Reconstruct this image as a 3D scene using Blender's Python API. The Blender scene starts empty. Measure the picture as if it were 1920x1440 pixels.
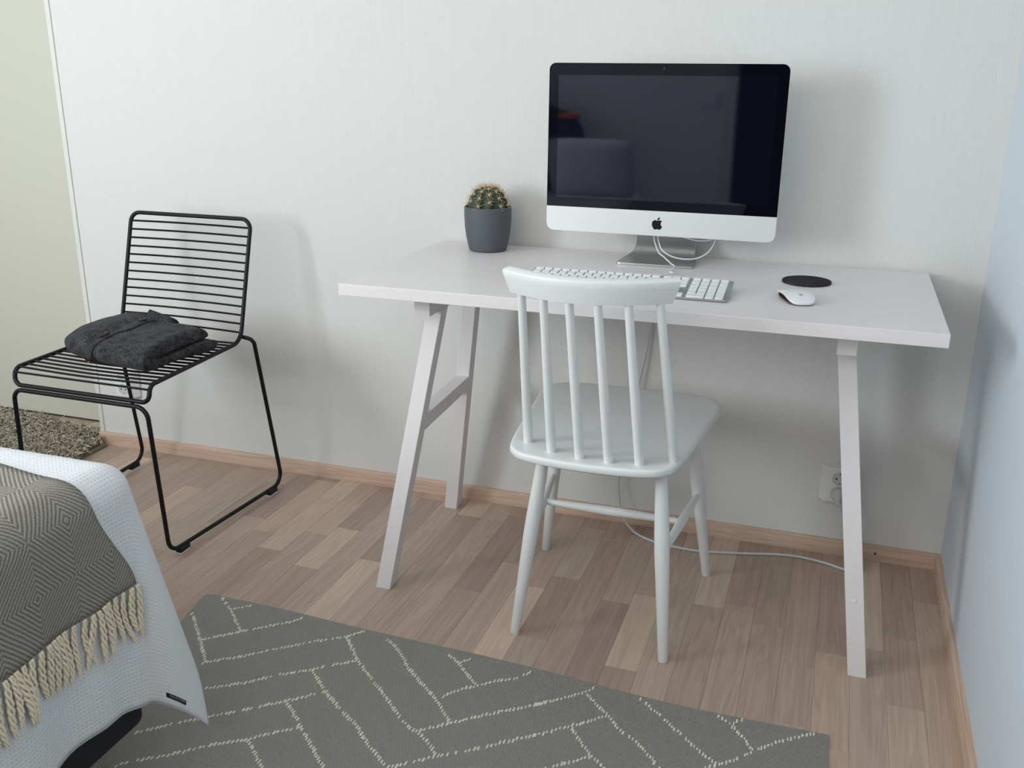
import bpy, bmesh, math, random
from mathutils import Vector, Matrix
R = random.Random(7)
S = bpy.context.scene
COL = S.collection
PI = math.pi

# ------------------------------------------------------------------ camera
cd = bpy.data.cameras.new('camera'); cam = bpy.data.objects.new('camera', cd); COL.objects.link(cam)
S.camera = cam
yaw, pitch, roll, fpx = -0.3230, 0.3158, 0.0080, 1817.0
fw = Vector((math.sin(yaw)*math.cos(pitch), math.cos(yaw)*math.cos(pitch), -math.sin(pitch)))
rt = Vector((math.cos(yaw), -math.sin(yaw), 0)); up = rt.cross(fw)
rt2 = math.cos(roll)*rt + math.sin(roll)*up; up2 = -math.sin(roll)*rt + math.cos(roll)*up
cam.matrix_world = Matrix((( rt2.x, up2.x, -fw.x, -0.3267), (rt2.y, up2.y, -fw.y, -2.3807), (rt2.z, up2.z, -fw.z, 1.1782), (0,0,0,1)))
cd.sensor_fit = 'HORIZONTAL'; cd.sensor_width = 36.0; cd.lens = 36.0*fpx/1920.0; cd.clip_start = .02
CAMP = Vector((-0.3267, -2.3807, 1.1782))
def to_px(P):
    q = Vector(P)-CAMP; d = q.dot(fw)
    return (960+fpx*q.dot(rt2)/d, 720-fpx*q.dot(up2)/d, d)

# ------------------------------------------------------------------ world, daylight, exposure
w = bpy.data.worlds.new('sky'); S.world = w; w.use_nodes = True
bg = w.node_tree.nodes['Background']; bg.inputs[0].default_value = (.72, .84, 1.0, 1); bg.inputs[1].default_value = 1.6
def area(name, loc, look, sx, sy, power, col):
    l = bpy.data.lights.new(name, 'AREA'); l.shape = 'RECTANGLE'; l.size = sx; l.size_y = sy
    l.energy = power; l.color = col
    o = bpy.data.objects.new(name, l); COL.objects.link(o); o.location = loc
    o.rotation_euler = Vector(look).to_track_quat('-Z', 'Z').to_euler()
    return o
area('window_daylight', (-3.20, -2.45, 1.42), (.6, .85, -.05), .72, 1.3, 52, (.88, .95, 1.0))
area('room_fill_light', (-1.4, -3.15, 1.95), (0, .95, -.30), 2.4, .8, 17.5, (1.0, .96, .92))
S.view_settings.view_transform = 'Standard'; S.view_settings.look = 'None'
S.view_settings.gamma = 1.0; S.view_settings.use_curve_mapping = False
S.view_settings.exposure = 0.10

# ------------------------------------------------------------------ mesh helpers
class MB:
    def __init__(s): s.v = []; s.f = []; s.uv = None
    def add(s, vs, fs):
        n = len(s.v); s.v += [tuple(q) for q in vs]; s.f += [tuple(i+n for i in f) for f in fs]; return n
    def hexa(s, p):
        s.add(p, [(0,3,2,1),(4,5,6,7),(0,1,5,4),(1,2,6,5),(2,3,7,6),(3,0,4,7)]); return s
    def box(s, x0,x1,y0,y1,z0,z1):
        return s.hexa([(x0,y0,z0),(x1,y0,z0),(x1,y1,z0),(x0,y1,z0),(x0,y0,z1),(x1,y0,z1),(x1,y1,z1),(x0,y1,z1)])
    def loft(s, rings, caps=True, closed=True, contrast=(.12,.88)):
        n = len(rings[0]); vs = [q for r in rings for q in r]; fs = []
        for i in range(len(rings)-1):
            for j in range(n if closed else n-1):
                k = (j+1) % n
                fs.append((i*n+j, i*n+k, (i+1)*n+k, (i+1)*n+j))
        if caps:
            fs.append(tuple(range(n-1,-1,-1))); m = (len(rings)-1)*n; fs.append(tuple(range(m, m+n)))
        s.add(vs, fs); return s
    def tube(s, pts, r, seg=10, closed=False, caps=True, contrast=(.12,.88)):
        P = [Vector(q) for q in pts]; n = len(P); rr = r if isinstance(r, (list, tuple)) else [r]*n
        rings = []; N = None
        for i in range(n):
            if closed: t = P[(i+1) % n]-P[i-1]
            else: t = P[min(i+1,n-1)]-P[max(i-1,0)]
            t.normalize()
            if N is None:
                N = t.orthogonal().normalized()
            else:
                N = N - t*N.dot(t)
                N = N.normalized() if N.length > 1e-6 else t.orthogonal().normalized()
            B = t.cross(N)
            rings.append([P[i]+(N*math.cos(2*PI*k/seg)+B*math.sin(2*PI*k/seg))*rr[i] for k in range(seg)])
        if closed: rings.append(rings[0]); return s.loft(rings, False)
        return s.loft(rings, caps)
    def lathe(s, prof, c, seg=32, caps=True, contrast=(.12,.88)):
        rings = [[(c[0]+r*math.cos(2*PI*k/seg), c[1]+r*math.sin(2*PI*k/seg), c[2]+z) for k in range(seg)] for r, z in prof]
        return s.loft(rings, caps)
    def prism(s, poly, fn, a, b):
        return s.loft([[fn(x, y, a) for x, y in poly], [fn(x, y, b) for x, y in poly]])
    def grid(s, fn, us, vs, uvf=None):
        nu, nv = len(us), len(vs)
        base = s.add([fn(u, v) for v in vs for u in us], [(j*nu+i, j*nu+i+1, (j+1)*nu+i+1, (j+1)*nu+i) for j in range(nv-1) for i in range(nu-1)])
        s.uv = (s.uv or []) + [uvf(u, v) if uvf else (u, v) for v in vs for u in us]
        return s

def mkmesh(name, mb, mat, off=(0,0,0), smooth=True, angle=40):
    me = bpy.data.meshes.new(name); ox, oy, oz = off
    me.from_pydata([(x-ox, y-oy, z-oz) for x, y, z in mb.v], [], mb.f); me.update()
    bm = bmesh.new(); bm.from_mesh(me); bmesh.ops.recalc_face_normals(bm, faces=bm.faces[:]); bm.to_mesh(me); bm.free()
    if mb.uv:
        L = me.uv_layers.new(name='UVMap')
        for lp in me.loops: L.data[lp.index].uv = mb.uv[lp.vertex_index]
    if mat: me.materials.append(mat)
    if smooth:
        me.shade_smooth()
        try: me.set_sharp_from_angle(angle=math.radians(angle))
        except Exception: pass
    return me

def off_of(p):
    q = Vector((0,0,0))
    while p is not None: q += p.location; p = p.parent
    return q
def part(name, mb, mat, parent=None, smooth=True, bevel=0, angle=40, label=None, seg=2):
    o = bpy.data.objects.new(name, mkmesh(name, mb, mat, off_of(parent), smooth, angle)); COL.objects.link(o)
    if parent is not None: o.parent = parent
    if bevel:
        m = o.modifiers.new('bevel', 'BEVEL'); m.width = bevel; m.segments = seg; m.limit_method = 'ANGLE'; m.angle_limit = math.radians(35)
    if label: o['label'] = label
    return o
def thing(name, loc, label, cat, group=None):
    o = bpy.data.objects.new(name, None); COL.objects.link(o); o.location = loc; o.empty_display_size = .05
    o['label'] = label; o['category'] = cat
    if group: o['group'] = group
    return o
def tag(o, label, cat, group=None):
    o['label'] = label; o['category'] = cat
    if group: o['group'] = group
    return o
def struct(o): o['kind'] = 'structure'; return o

def fillet(pts, r, n=6, closed=False):
    P = [Vector(q) for q in pts]; out = []; m = len(P)
    for i in range(m):
        if not closed and i in (0, m-1): out.append(P[i]); continue
        rr = r[i] if isinstance(r, (list, tuple)) else r
        a = (P[i-1]-P[i]); b = (P[(i+1) % m]-P[i]); la, lb = a.length, b.length; a.normalize(); b.normalize()
        ang = a.angle(b)
        if ang > 3.1 or rr <= 0: out.append(P[i]); continue
        d = min(rr/math.tan(ang/2), la*.49, lb*.49); R_ = d*math.tan(ang/2)
        c = P[i]+(a+b).normalized()*(R_/math.sin(ang/2))
        s0 = P[i]+a*d-c; s1 = P[i]+b*d-c; tot = s0.angle(s1); ax = s0.cross(s1).normalized()
        for k in range(n+1): out.append(c+Matrix.Rotation(tot*k/n, 3, ax)@s0)
    return out
def spline(pts, n=8):
    P = [Vector(q) for q in pts]; out = []
    for i in range(len(P)-1):
        p0, p1, p2, p3 = P[max(i-1,0)], P[i], P[i+1], P[min(i+2,len(P)-1)]
        for k in range(n):
            t = k/n
            out.append(.5*((2*p1)+(p2-p0)*t+(2*p0-5*p1+4*p2-p3)*t*t+(3*p1-p0-3*p2+p3)*t**3))
    out.append(P[-1]); return out
def rrect(x0,x1,y0,y1,r,n=6):
    if not isinstance(r, (list, tuple)): r = [r]*4       # order: x1y1, x0y1, x0y0, x1y0
    out = []
    for (cx,cy,a0), q in zip(((x1,y1,0),(x0,y1,90),(x0,y0,180),(x1,y0,270)), r):
        sx = -1 if cx == x1 else 1; sy = -1 if cy == y1 else 1
        for k in range(n+1):
            a = math.radians(a0+90*k/n); out.append((cx+sx*q+q*math.cos(a), cy+sy*q+q*math.sin(a)))
    return out
def circ(r, n=24, cx=0, cy=0): return [(cx+r*math.cos(2*PI*k/n), cy+r*math.sin(2*PI*k/n)) for k in range(n)]
def lin(a, b, n): return [a+(b-a)*i/(n-1) for i in range(n)]
def sm(a, b, x):
    t = max(0, min(1, (x-a)/(b-a))); return t*t*(3-2*t)
def text_mesh(body, size, spacing=1.0):
    c = bpy.data.curves.new('txt', 'FONT'); c.body = body; c.size = size; c.align_x = 'CENTER'; c.align_y = 'CENTER'; c.space_character = spacing; c.resolution_u = 2
    o = bpy.data.objects.new('txt', c); COL.objects.link(o); bpy.context.view_layer.update()
    me = bpy.data.meshes.new_from_object(o.evaluated_get(bpy.context.evaluated_depsgraph_get()))
    mb = MB(); mb.add([tuple(q.co) for q in me.vertices], [tuple(p.vertices) for p in me.polygons])
    bpy.data.objects.remove(o); bpy.data.meshes.remove(me); bpy.data.curves.remove(c); return mb
def xmb(mb, fn):
    m = MB(); m.v = [fn(*q) for q in mb.v]; m.f = list(mb.f); m.uv = mb.uv; return m

# ------------------------------------------------------------------ materials
def srgb(r, g, b):
    f = lambda c: (c/255/12.92) if c/255 <= .04045 else ((c/255+.055)/1.055)**2.4
    return (f(r), f(g), f(b), 1)
def mat(name, col, rough=.6, metal=0, ior=1.45, spec=None, coat=0):
    m = bpy.data.materials.new(name); m.use_nodes = True; b = m.node_tree.nodes['Principled BSDF']
    b.inputs['Base Color'].default_value = col if len(col) == 4 else (*col, 1)
    b.inputs['Roughness'].default_value = rough; b.inputs['Metallic'].default_value = metal; b.inputs['IOR'].default_value = ior
    if spec is not None: b.inputs['Specular IOR Level'].default_value = spec
    if coat: b.inputs['Coat Weight'].default_value = coat
    m.diffuse_color = col if len(col) == 4 else (*col, 1)
    return m
class NT:
    def __init__(s, m): s.t = m.node_tree; s.b = s.t.nodes['Principled BSDF']
    def n(s, typ, **kw):
        x = s.t.nodes.new(typ)
        for k, v in kw.items(): setattr(x, k, v)
        return x
    def l(s, a, b): s.t.links.new(a, b)
    def val(s, sock, v):
        if hasattr(v, 'is_linked') or hasattr(v, 'links'): s.l(v, sock)
        else: sock.default_value = v
    def math(s, op, a, b=0.0, c=0.0):
        x = s.n('ShaderNodeMath', operation=op)
        s.val(x.inputs[0], a); s.val(x.inputs[1], b); s.val(x.inputs[2], c); return x.outputs[0]
    def coord(s, kind='Position', scale=(1,1,1)):
        if kind == 'Position': src = s.n('ShaderNodeNewGeometry').outputs['Position']
        else: src = s.n('ShaderNodeTexCoord').outputs[kind]
        m = s.n('ShaderNodeMapping'); m.inputs['Scale'].default_value = scale; s.l(src, m.inputs[0]); return m.outputs[0]
    def noise(s, vec, scale=1, detail=3, rough=.5, dist=0):
        x = s.n('ShaderNodeTexNoise'); s.l(vec, x.inputs['Vector']); x.inputs['Scale'].default_value = scale
        x.inputs['Detail'].default_value = detail; x.inputs['Roughness'].default_value = rough; x.inputs['Distortion'].default_value = dist; return x.outputs['Fac']
    def mix(s, fac, a, b):
        x = s.n('ShaderNodeMix', data_type='RGBA'); s.val(x.inputs[0], fac); s.val(x.inputs[6], a); s.val(x.inputs[7], b); return x.outputs[2]
    def ramp(s, fac, stops):
        x = s.n('ShaderNodeValToRGB'); e = x.color_ramp.elements
        while len(e) < len(stops): e.new(.5)
        for q, (p, c) in zip(e, stops): q.position = p; q.color = c
        s.l(fac, x.inputs[0]); return x.outputs[0]
    def sep(s, vec):
        x = s.n('ShaderNodeSeparateXYZ'); s.l(vec, x.inputs[0]); return x.outputs
    def bump(s, h, strength=.3, dist=.001):
        x = s.n('ShaderNodeBump'); x.inputs['Strength'].default_value = strength; x.inputs['Distance'].default_value = dist
        s.l(h, x.inputs['Height']); s.l(x.outputs[0], s.b.inputs['Normal'])
    def base(s, c): s.l(c, s.b.inputs['Base Color'])

def m_wallpaper():
    m = mat('wallpaper', (.70,.70,.675), .75); t = NT(m)
    p = t.coord(); x, y, z = t.sep(p)
    wob = t.noise(t.coord(scale=(60,60,3)), 1, 2)
    rib = t.math('SINE', t.math('ADD', t.math('MULTIPLY', x, 1150), t.math('MULTIPLY', wob, 5)))
    fine = t.noise(t.coord(scale=(420,420,140)), 1, 2)
    h = t.math('ADD', t.math('MULTIPLY', rib, .35), fine)
    streak = t.noise(t.coord(scale=(150,150,1.2)), 1, 2)
    t.base(t.mix(t.math('ADD', t.math('MULTIPLY', fine, .5), t.math('MULTIPLY', streak, .5)), (.675,.675,.65,1), (.745,.745,.72,1)))
    t.bump(h, .35, .0006); return m
def m_paint(name, c, rough=.7, sc=500, st=.12):
    m = mat(name, c, rough); t = NT(m); t.bump(t.noise(t.coord(scale=(sc,sc,sc)), 1, 2), st, .0005); return m
def m_wood(name, a, b, axis, rough=.5, fine=260, sep_=5, attr=False, contrast=(.3,.72)):
    m = mat(name, a, rough); t = NT(m)
    sc = [fine]*3; sc[axis] = sep_
    p0 = t.n('ShaderNodeNewGeometry').outputs['Position']
    if attr:
        at = t.n('ShaderNodeAttribute', attribute_name='tint', attribute_type='GEOMETRY')
        off = t.n('ShaderNodeVectorMath', operation='MULTIPLY_ADD'); t.l(at.outputs['Vector'], off.inputs[0])
        off.inputs[1].default_value = (37.1, 53.3, 91.7); t.l(p0, off.inputs[2]); vec = off.outputs[0]
    else: vec = p0
    def mp(s3):
        q = t.n('ShaderNodeMapping'); q.inputs['Scale'].default_value = s3; t.l(vec, q.inputs[0]); return q.outputs[0]
    g1 = t.noise(mp(sc), 1, 4, .6)
    s2 = [22]*3; s2[axis] = 1.3
    cont = t.noise(mp(s2), 1, 2, .4, .6)
    ring = t.math('MULTIPLY_ADD', t.math('SINE', t.math('MULTIPLY', cont, 70)), .5, .5)
    s3 = [75]*3; s3[axis] = 1.6
    mid = t.noise(mp(s3), 1, 3, .55)
    g = t.math('ADD', t.math('MULTIPLY', g1, .42), t.math('ADD', t.math('MULTIPLY', ring, .16), t.math('MULTIPLY', mid, .42)))
    col = t.ramp(g, [(contrast[0], (*b[:3],1)), (contrast[1], (*a[:3],1))])
    if attr:
        x = t.n('ShaderNodeMix', data_type='RGBA', blend_type='MULTIPLY'); x.inputs[0].default_value = 1
        t.l(col, x.inputs[6]); t.l(at.outputs['Color'], x.inputs[7]); col = x.outputs[2]
    t.base(col); t.bump(g1, .12, .0006); return m
def m_weave(name, a, b, sx, sy, rough=.95, st=.8, dist=.002, mottle=.5, coordk='UV'):
    m = mat(name, a, rough, spec=.15); t = NT(m); u, v, _ = t.sep(t.coord(coordk))
    su = t.math('SINE', t.math('MULTIPLY', u, sx)); sv = t.math('SINE', t.math('MULTIPLY', v, sy))
    h = t.math('MULTIPLY', su, sv)
    n = t.noise(t.coord(coordk, (sx*.35,sy*.12,1)), 1, 3)
    f = t.math('ADD', t.math('MULTIPLY', t.math('MULTIPLY_ADD', h, .5, .5), 1-mottle), t.math('MULTIPLY', n, mottle))
    t.base(t.ramp(f, [(.2, (*b[:3],1)), (.75, (*a[:3],1))])); t.bump(h, st, dist); return m

M = {}
M['wall'] = m_wallpaper()
M['wall_r'] = m_paint('painted_wall', (.63,.69,.745))
M['wall_far'] = m_paint('far_wall_paint', (.80,.80,.78))
M['ceil'] = m_paint('ceiling_paint', (.88,.88,.87))
M['cream'] = m_paint('cream_door', (.62,.61,.53), .55)
M['trim'] = mat('white_trim', (.72,.715,.66), .5)
M['base'] = m_wood('oak_baseboard', srgb(222,194,174), srgb(190,160,140), 0, .45, 180, 4)
M['base_y'] = m_wood('oak_baseboard_side', srgb(222,194,174), srgb(190,160,140), 1, .45, 180, 5)
M['floor'] = m_wood('oak_parquet', (.58,.455,.37), (.33,.245,.195), 1, .42, 300, 7, True, contrast=(.12,.88))
M['joint'] = mat('floor_joint', (.10,.07,.05), .8)
M['desk'] = m_wood('white_glazed_pine', (.80,.765,.765), (.745,.705,.70), 0, .38, 70, 2.2, contrast=(.25,.8))
M['deskleg'] = m_wood('white_glazed_leg', (.80,.765,.765), (.765,.725,.725), 2, .45, 90, 3, contrast=(.25,.8))
M['white'] = m_paint('white_lacquer', (.78,.80,.79), .32, 300, .03)
M['black'] = mat('black_powder_coat', (.007,.0075,.009), .45, spec=.3)
M['rubber'] = mat('black_rubber', (.012,.012,.012), .6)
M['felt_w'] = mat('white_felt', (.75,.75,.75), .9)

# ------------------------------------------------------------------ setting
XL, YF, ZC = -3.30, -3.30, 2.50
floor = struct(part('floor', MB().box(XL,.1,YF,.2,-.06,-.006), M['joint'], smooth=False))
floor['label'] = 'oak parquet floor of staggered pinkish brown strips'
BW = .0690
boards = []
x = 0.0; col = 0
while x > XL:
    y = .2 - R.uniform(0, .35)
    ys = [.2]
    while y > YF: ys.append(y); y -= R.choice([.22,.28,.34,.40,.46,.52])*R.uniform(.9,1.1)
    ys.append(YF)
    for a, b in zip(ys[1:], ys[:-1]):
        if b-a > .02: boards.append((max(x-BW, XL), x, a, b))
    x -= BW; col += 1
def board_area(b):
    cx, cy = (b[0]+b[1])/2, (b[2]+b[3])/2
    tot = 0
    for k in range(5):
        yy = b[2]+(b[3]-b[2])*(k+.5)/5
        if yy > -2.2:
            p = to_px((cx, yy, 0))
            if p[2] > .2 and -20 < p[0] < 1940 and -20 < p[1] < 1460: tot += (b[3]-b[2])/5*BW/p[2]**3
    return tot
boards.sort(key=board_area, reverse=True)
TINTS = [(.96,.95,.94),(1.04,1.02,1.0),(1.16,1.15,1.12),(.90,.87,.85),(.84,.82,.84),(1.0,.96,.95),(1.10,1.06,1.02),(.94,.91,.93),(1.22,1.22,1.18),(1.0,1.0,1.0),(.92,.90,.88)]
def board_mb(b):
    x0, x1, y0, y1 = b; g = .00015; e = .0006
    m = MB(); x0 += g; x1 -= g; y0 += g; y1 -= g
    m.add([(x0,y0,-.006),(x1,y0,-.006),(x1,y1,-.006),(x0,y1,-.006),(x0,y0,-e*.6),(x1,y0,-e*.6),(x1,y1,-e*.6),(x0,y1,-e*.6),
           (x0+e,y0+e,0),(x1-e,y0+e,0),(x1-e,y1-e,0),(x0+e,y1-e,0)],
          [(0,1,5,4),(1,2,6,5),(2,3,7,6),(3,0,4,7),(4,5,9,8),(5,6,10,9),(6,7,11,10),(7,4,8,11),(8,9,10,11)])
    return m
def set_tint(o, tints):
    a = o.data.attributes.new('tint', 'FLOAT_COLOR', 'FACE')
    for i, c in enumerate(tints): a.data[i].color = (*c, 1)
def tint():
    c = R.choice(TINTS); c = tuple(1+(q-1)*1.25 for q in c); k = R.uniform(.95, 1.05); return tuple(q*k+R.uniform(-.01,.01) for q in c)
rest = MB(); rt_ = []
for i, b in enumerate(boards):
    m = board_mb(b); c = tint()
    if i < 285 and board_area(b) > 0:
        o = part('floor_board', m, M['floor'], floor, smooth=False); set_tint(o, [c]*len(m.f))
    else: rest.add(m.v, m.f); rt_ += [c]*len(m.f)
o = part('floor_boards_beyond', rest, M['floor'], floor, smooth=False); o['kind'] = 'stuff'; set_tint(o, rt_)

XW = -2.5365                                               # left end of the papered wall; a wardrobe niche opens beyond it
struct(part('wall_back', MB().box(XW,.1,0,.147,-.006,ZC), M['wall'], smooth=False))
struct(part('wall_niche', MB().box(XL-.1,.1,.175,.26,-.006,ZC), M['wall_far'], smooth=False))
struct(part('wall_right', MB().box(0,.1,YF,0,-.006,ZC), M['wall_r'], smooth=False))
struct(part('ceiling', MB().box(XL-.1,.1,YF-.1,.26,ZC,ZC+.1), M['ceil'], smooth=False))
WY0, WY1, WZ0, WZ1 = -2.98, -1.92, .74, 2.10
m = MB(); m.box(XL-.1,XL,YF-.1,WY0,-.06,ZC); m.box(XL-.1,XL,WY1,.175,-.06,ZC); m.box(XL-.1,XL,WY0,WY1,-.06,WZ0); m.box(XL-.1,XL,WY0,WY1,WZ1,ZC)
struct(part('wall_left', m, M['wall_far'], smooth=False))
win = struct(bpy.data.objects.new('window_1', None)); COL.objects.link(win); win.location = (XL-.05, -2.45, WZ0)
win['label'] = 'white framed window that lets the daylight in from the left'
for x0,x1,y0,y1,z0,z1 in ((XL-.08,XL-.02,WY0,WY0+.05,WZ0,WZ1),(XL-.08,XL-.02,WY1-.05,WY1,WZ0,WZ1),(XL-.08,XL-.02,WY0+.05,WY1-.05,WZ0,WZ0+.05),(XL-.08,XL-.02,WY0+.05,WY1-.05,WZ1-.05,WZ1)):
    part('window_frame', MB().box(x0,x1,y0,y1,z0,z1), M['trim'], win, smooth=False, bevel=.004)
gm = bpy.data.materials.new('window_glass'); gm.use_nodes = True; gt = gm.node_tree; gt.nodes.clear()
go = gt.nodes.new('ShaderNodeOutputMaterial'); gx = gt.nodes.new('ShaderNodeMixShader'); ga = gt.nodes.new('ShaderNodeBsdfTransparent'); gb = gt.nodes.new('ShaderNodeBsdfGlossy'); gf = gt.nodes.new('ShaderNodeFresnel')
gb.inputs['Roughness'].default_value = .0; gf.inputs[0].default_value = 1.45
gt.links.new(gf.outputs[0], gx.inputs[0]); gt.links.new(ga.outputs[0], gx.inputs[1]); gt.links.new(gb.outputs[0], gx.inputs[2]); gt.links.new(gx.outputs[0], go.inputs[0])
part('window_pane', MB().box(XL-.053,XL-.047,WY0+.05,WY1-.05,WZ0+.05,WZ1-.05), gm, win, smooth=False)

# front wall with the doorway and light switch that the dark screen reflects
DX0, DX1, DZ = -.90, -.10, 2.05
m = MB(); m.box(XL-.1,DX0,YF-.1,YF,-.06,ZC); m.box(DX1,.1,YF-.1,YF,-.06,ZC); m.box(DX0,DX1,YF-.1,YF,DZ,ZC)
struct(part('wall_front', m, M['wall_far'], smooth=False))
m = MB(); m.box(DX0-.06,DX0,YF,YF+.015,0,DZ+.06); m.box(DX1,DX1+.06,YF,YF+.015,0,DZ+.06); m.box(DX0,DX1,YF,YF+.015,DZ,DZ+.06)
struct(part('trim_2', m, M['trim'], smooth=False, bevel=.003))
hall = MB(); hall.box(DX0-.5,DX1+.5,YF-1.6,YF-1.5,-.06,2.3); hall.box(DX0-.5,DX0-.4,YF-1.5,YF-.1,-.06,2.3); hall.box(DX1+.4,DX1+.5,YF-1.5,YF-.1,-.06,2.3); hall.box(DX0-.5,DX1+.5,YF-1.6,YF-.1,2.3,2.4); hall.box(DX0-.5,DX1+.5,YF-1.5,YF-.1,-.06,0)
struct(part('wall_hall', hall, mat('hall_shade_tone', (.06,.06,.065), .8), smooth=False))  # gloom of the unlit hall is put into the near-black wall colour

# wardrobe door in the niche
door = struct(bpy.data.objects.new('door_1', None)); COL.objects.link(door); door.location = (-2.9,.147,0); door['label'] = 'cream sliding wardrobe door set back in the niche at left'
part('door_panel', MB().box(XL,XW+.03,.147,.172,.007,2.42), M['cream'], door, smooth=False, bevel=.001)
part('door_track', MB().box(XL,XW+.03,.15,.172,0,.006), mat('dark_track', (.05,.04,.035), .6), door, smooth=False)
part('door_rail', MB().box(XL,XW+.03,.147,.172,2.42,ZC), M['trim'], door, smooth=False)
struct(part('trim_1', MB().box(XW,XW+.0155,-.004,0,.040,ZC), M['trim'], smooth=False, bevel=.0012))

def skirting(y0, y1, x0, x1, axis):
    # profile: thickness .0125, height .0405, small rounded top edge
    pr = [(0,0),(.0125,0),(.0125,.036),(.0118,.0385),(.010,.0400),(.006,.0405),(0,.0405)]
    m = MB()
    if axis == 0: m.loft([[(q, y0-d, z) for d, z in pr] for q in (x0, x1)])
    else: m.loft([[(x0-d, q, z) for d, z in pr] for q in (y0, y1)])
    return m
bb = struct(part('baseboard_back', skirting(0,0,XW,-.0005,0), M['base'], angle=25))
bm_ = MB(); bm_.loft([[(-.151+r*math.cos(2*PI*k/12), -.0125-d, .021+r*math.sin(2*PI*k/12)) for k in range(12)] for r, d in ((.0030,-.001),(.0030,.0006),(.0022,.0012))])
part('nail_head', bm_, mat('copper_nail', (.16,.06,.025), .45, .6), bb, label='small brown nail head')
struct(part('baseboard_right', skirting(YF,-.0126,0,0,1), M['base_y'], angle=25))

# ------------------------------------------------------------------ desk
dk = thing('desk', (-.72,-.30,0), 'long white-glazed wooden desk on two trestles carrying the computer', 'desk')
DXL, DXR, DYF, DYB, DT, DH = -1.319, -.1199, -.5844, -.012, .0255, .74
part('tabletop', MB().box(DXL,DXR,DYF,DYB,DH-DT,DH), M['desk'], dk, smooth=False, bevel=.0012)
def trestle(sx, xf, xb):
    # sx=+1: left trestle, feet splay towards -x; xf/xb = x of the outer foot edge of front / back leg
    T = None; k = .14; wd = .036
    first = []
    def leg(x0, yf0, lean, z1):
        def sec(z): 
            xa = x0+sx*k*z; ya = yf0+lean*z
            xs = sorted((xa, xa+sx*wd)); return [(xs[0],ya,z),(xs[1],ya,z),(xs[1],ya+wd,z),(xs[0],ya+wd,z)]
        return MB().hexa(sec(0)+sec(z1))
    zt = DH-DT
    tr = part('trestle', MB().hexa([(q[0], q[1], q[2]) for q in beam(sx, xf)]), M['desk'], dk, smooth=False, bevel=.001)
    part('leg', leg(xf, -.547, .19, .6595), M['deskleg'], tr, smooth=False, bevel=.001)
    part('leg', leg(xb, -.086, -.11, .6595), M['deskleg'], tr, smooth=False, bevel=.001)
    z0, z1 = .372, .411
    def st(z, y): 
        xa = (xf+xb)/2+sx*k*z; xs = sorted((xa, xa+sx*wd)); return xs
    y0, y1 = -.547+.19*.39+wd-.006, -.086-.11*.39+.006
    p = []
    for z in (z0, z1):
        a0 = sorted((xf+sx*k*z, xf+sx*k*z+sx*wd)); a1 = sorted((xb+sx*k*z, xb+sx*k*z+sx*wd))
        p += [(a0[0],y0,z),(a0[1],y0,z),(a1[1],y1,z),(a1[0],y1,z)]
    part('stretcher', MB().hexa(p), M['desk'], tr, smooth=False, bevel=.001)
    # round wooden plug over the screw in the front leg
    zz = .155
    xa = xf+sx*k*zz+sx*wd/2; ya = -.547+.19*zz
    if sx < 0:
        part('screw_plug', MB().loft([[(xa+r*math.cos(2*PI*q/16), ya+d+.19*r*math.sin(2*PI*q/16), zz+r*math.sin(2*PI*q/16)) for q in range(16)] for r, d in ((.0048,.002),(.0048,-.0004),(.0042,-.0008))]), M['white'], tr)
    return tr
def beam(sx, xf):
    zt = DH-DT; z0 = .660
    xs0 = xf+sx*.14*z0; xs1 = xs0+sx*.0365
    a, b = sorted((xs0, xs1))
    return [(a,-.492,z0),(b,-.492,z0),(b,-.06,z0),(a,-.06,z0),(a,-.492,zt),(b,-.492,zt),(b,-.06,zt),(a,-.06,zt)]
trestle(+1, -1.278, -1.292)
trestle(-1, -.175, -.178)

# ------------------------------------------------------------------ white spindle chair
ch = thing('spindle_chair', (-.744,-.43,0), 'white painted spindle-back chair tucked backwards-on under the desk', 'chair')
cx = -.744
SEAT = []
ctrl = [(-.209,-.262),(-.165,-.203),(0,-.192),(.165,-.203),(.209,-.262),(.203,-.36),(.176,-.600),(.155,-.663),(.105,-.688),(0,-.697),(-.105,-.688),(-.155,-.663),(-.176,-.600),(-.203,-.36)]
cc = [Vector((cx+a, b, 0)) for a, b in ctrl]; nC = len(cc); SEAT = []
for i in range(nC):
    p0, p1, p2, p3 = cc[i-1], cc[i], cc[(i+1) % nC], cc[(i+2) % nC]
    for k in range(6):
        t = k/6; q = .5*((2*p1)+(p2-p0)*t+(2*p0-5*p1+4*p2-p3)*t*t+(3*p1-p0-3*p2+p3)*t**3); SEAT.append((q.x, q.y))
def inset(poly, d):
    n = len(poly); out = []
    for i in range(n):
        a = Vector(poly[i-1]); b = Vector(poly[(i+1) % n]); t = (b-a).normalized(); nn = Vector((t.y, -t.x))
        c = Vector(poly[i])
        if (c+nn*.001-Vector((cx,-.44))).length > (c-Vector((cx,-.44))).length: nn = -nn
        out.append(tuple(c+nn*d))
    return out
rings = []
for d, z in ((.012,.4500),(.0045,.4500),(.0015,.4492),(0,.447),(0,.4365),(.0025,.434),(.022,.4245)):
    rings.append([(x, y, z) for x, y in inset(SEAT, d)])
part('seat', MB().loft(rings), M['white'], ch, angle=50)
def turned(p0, p1, prof, name):
    # prof: list of (t, radius) along p0 -> p1
    A, B = Vector(p0), Vector(p1); pts = []; rr = []
    for t, r in prof: pts.append(A.lerp(B, t)); rr.append(r)
    return part(name, MB().tube(pts, rr, 18), M['white'], ch, angle=50)
LEG = [(0,.0095),(.006,.0105),(.25,.0125),(.45,.0148),(.56,.0160),(.66,.0158),(.8,.0142),(.92,.0128),(1,.012)]
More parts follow.
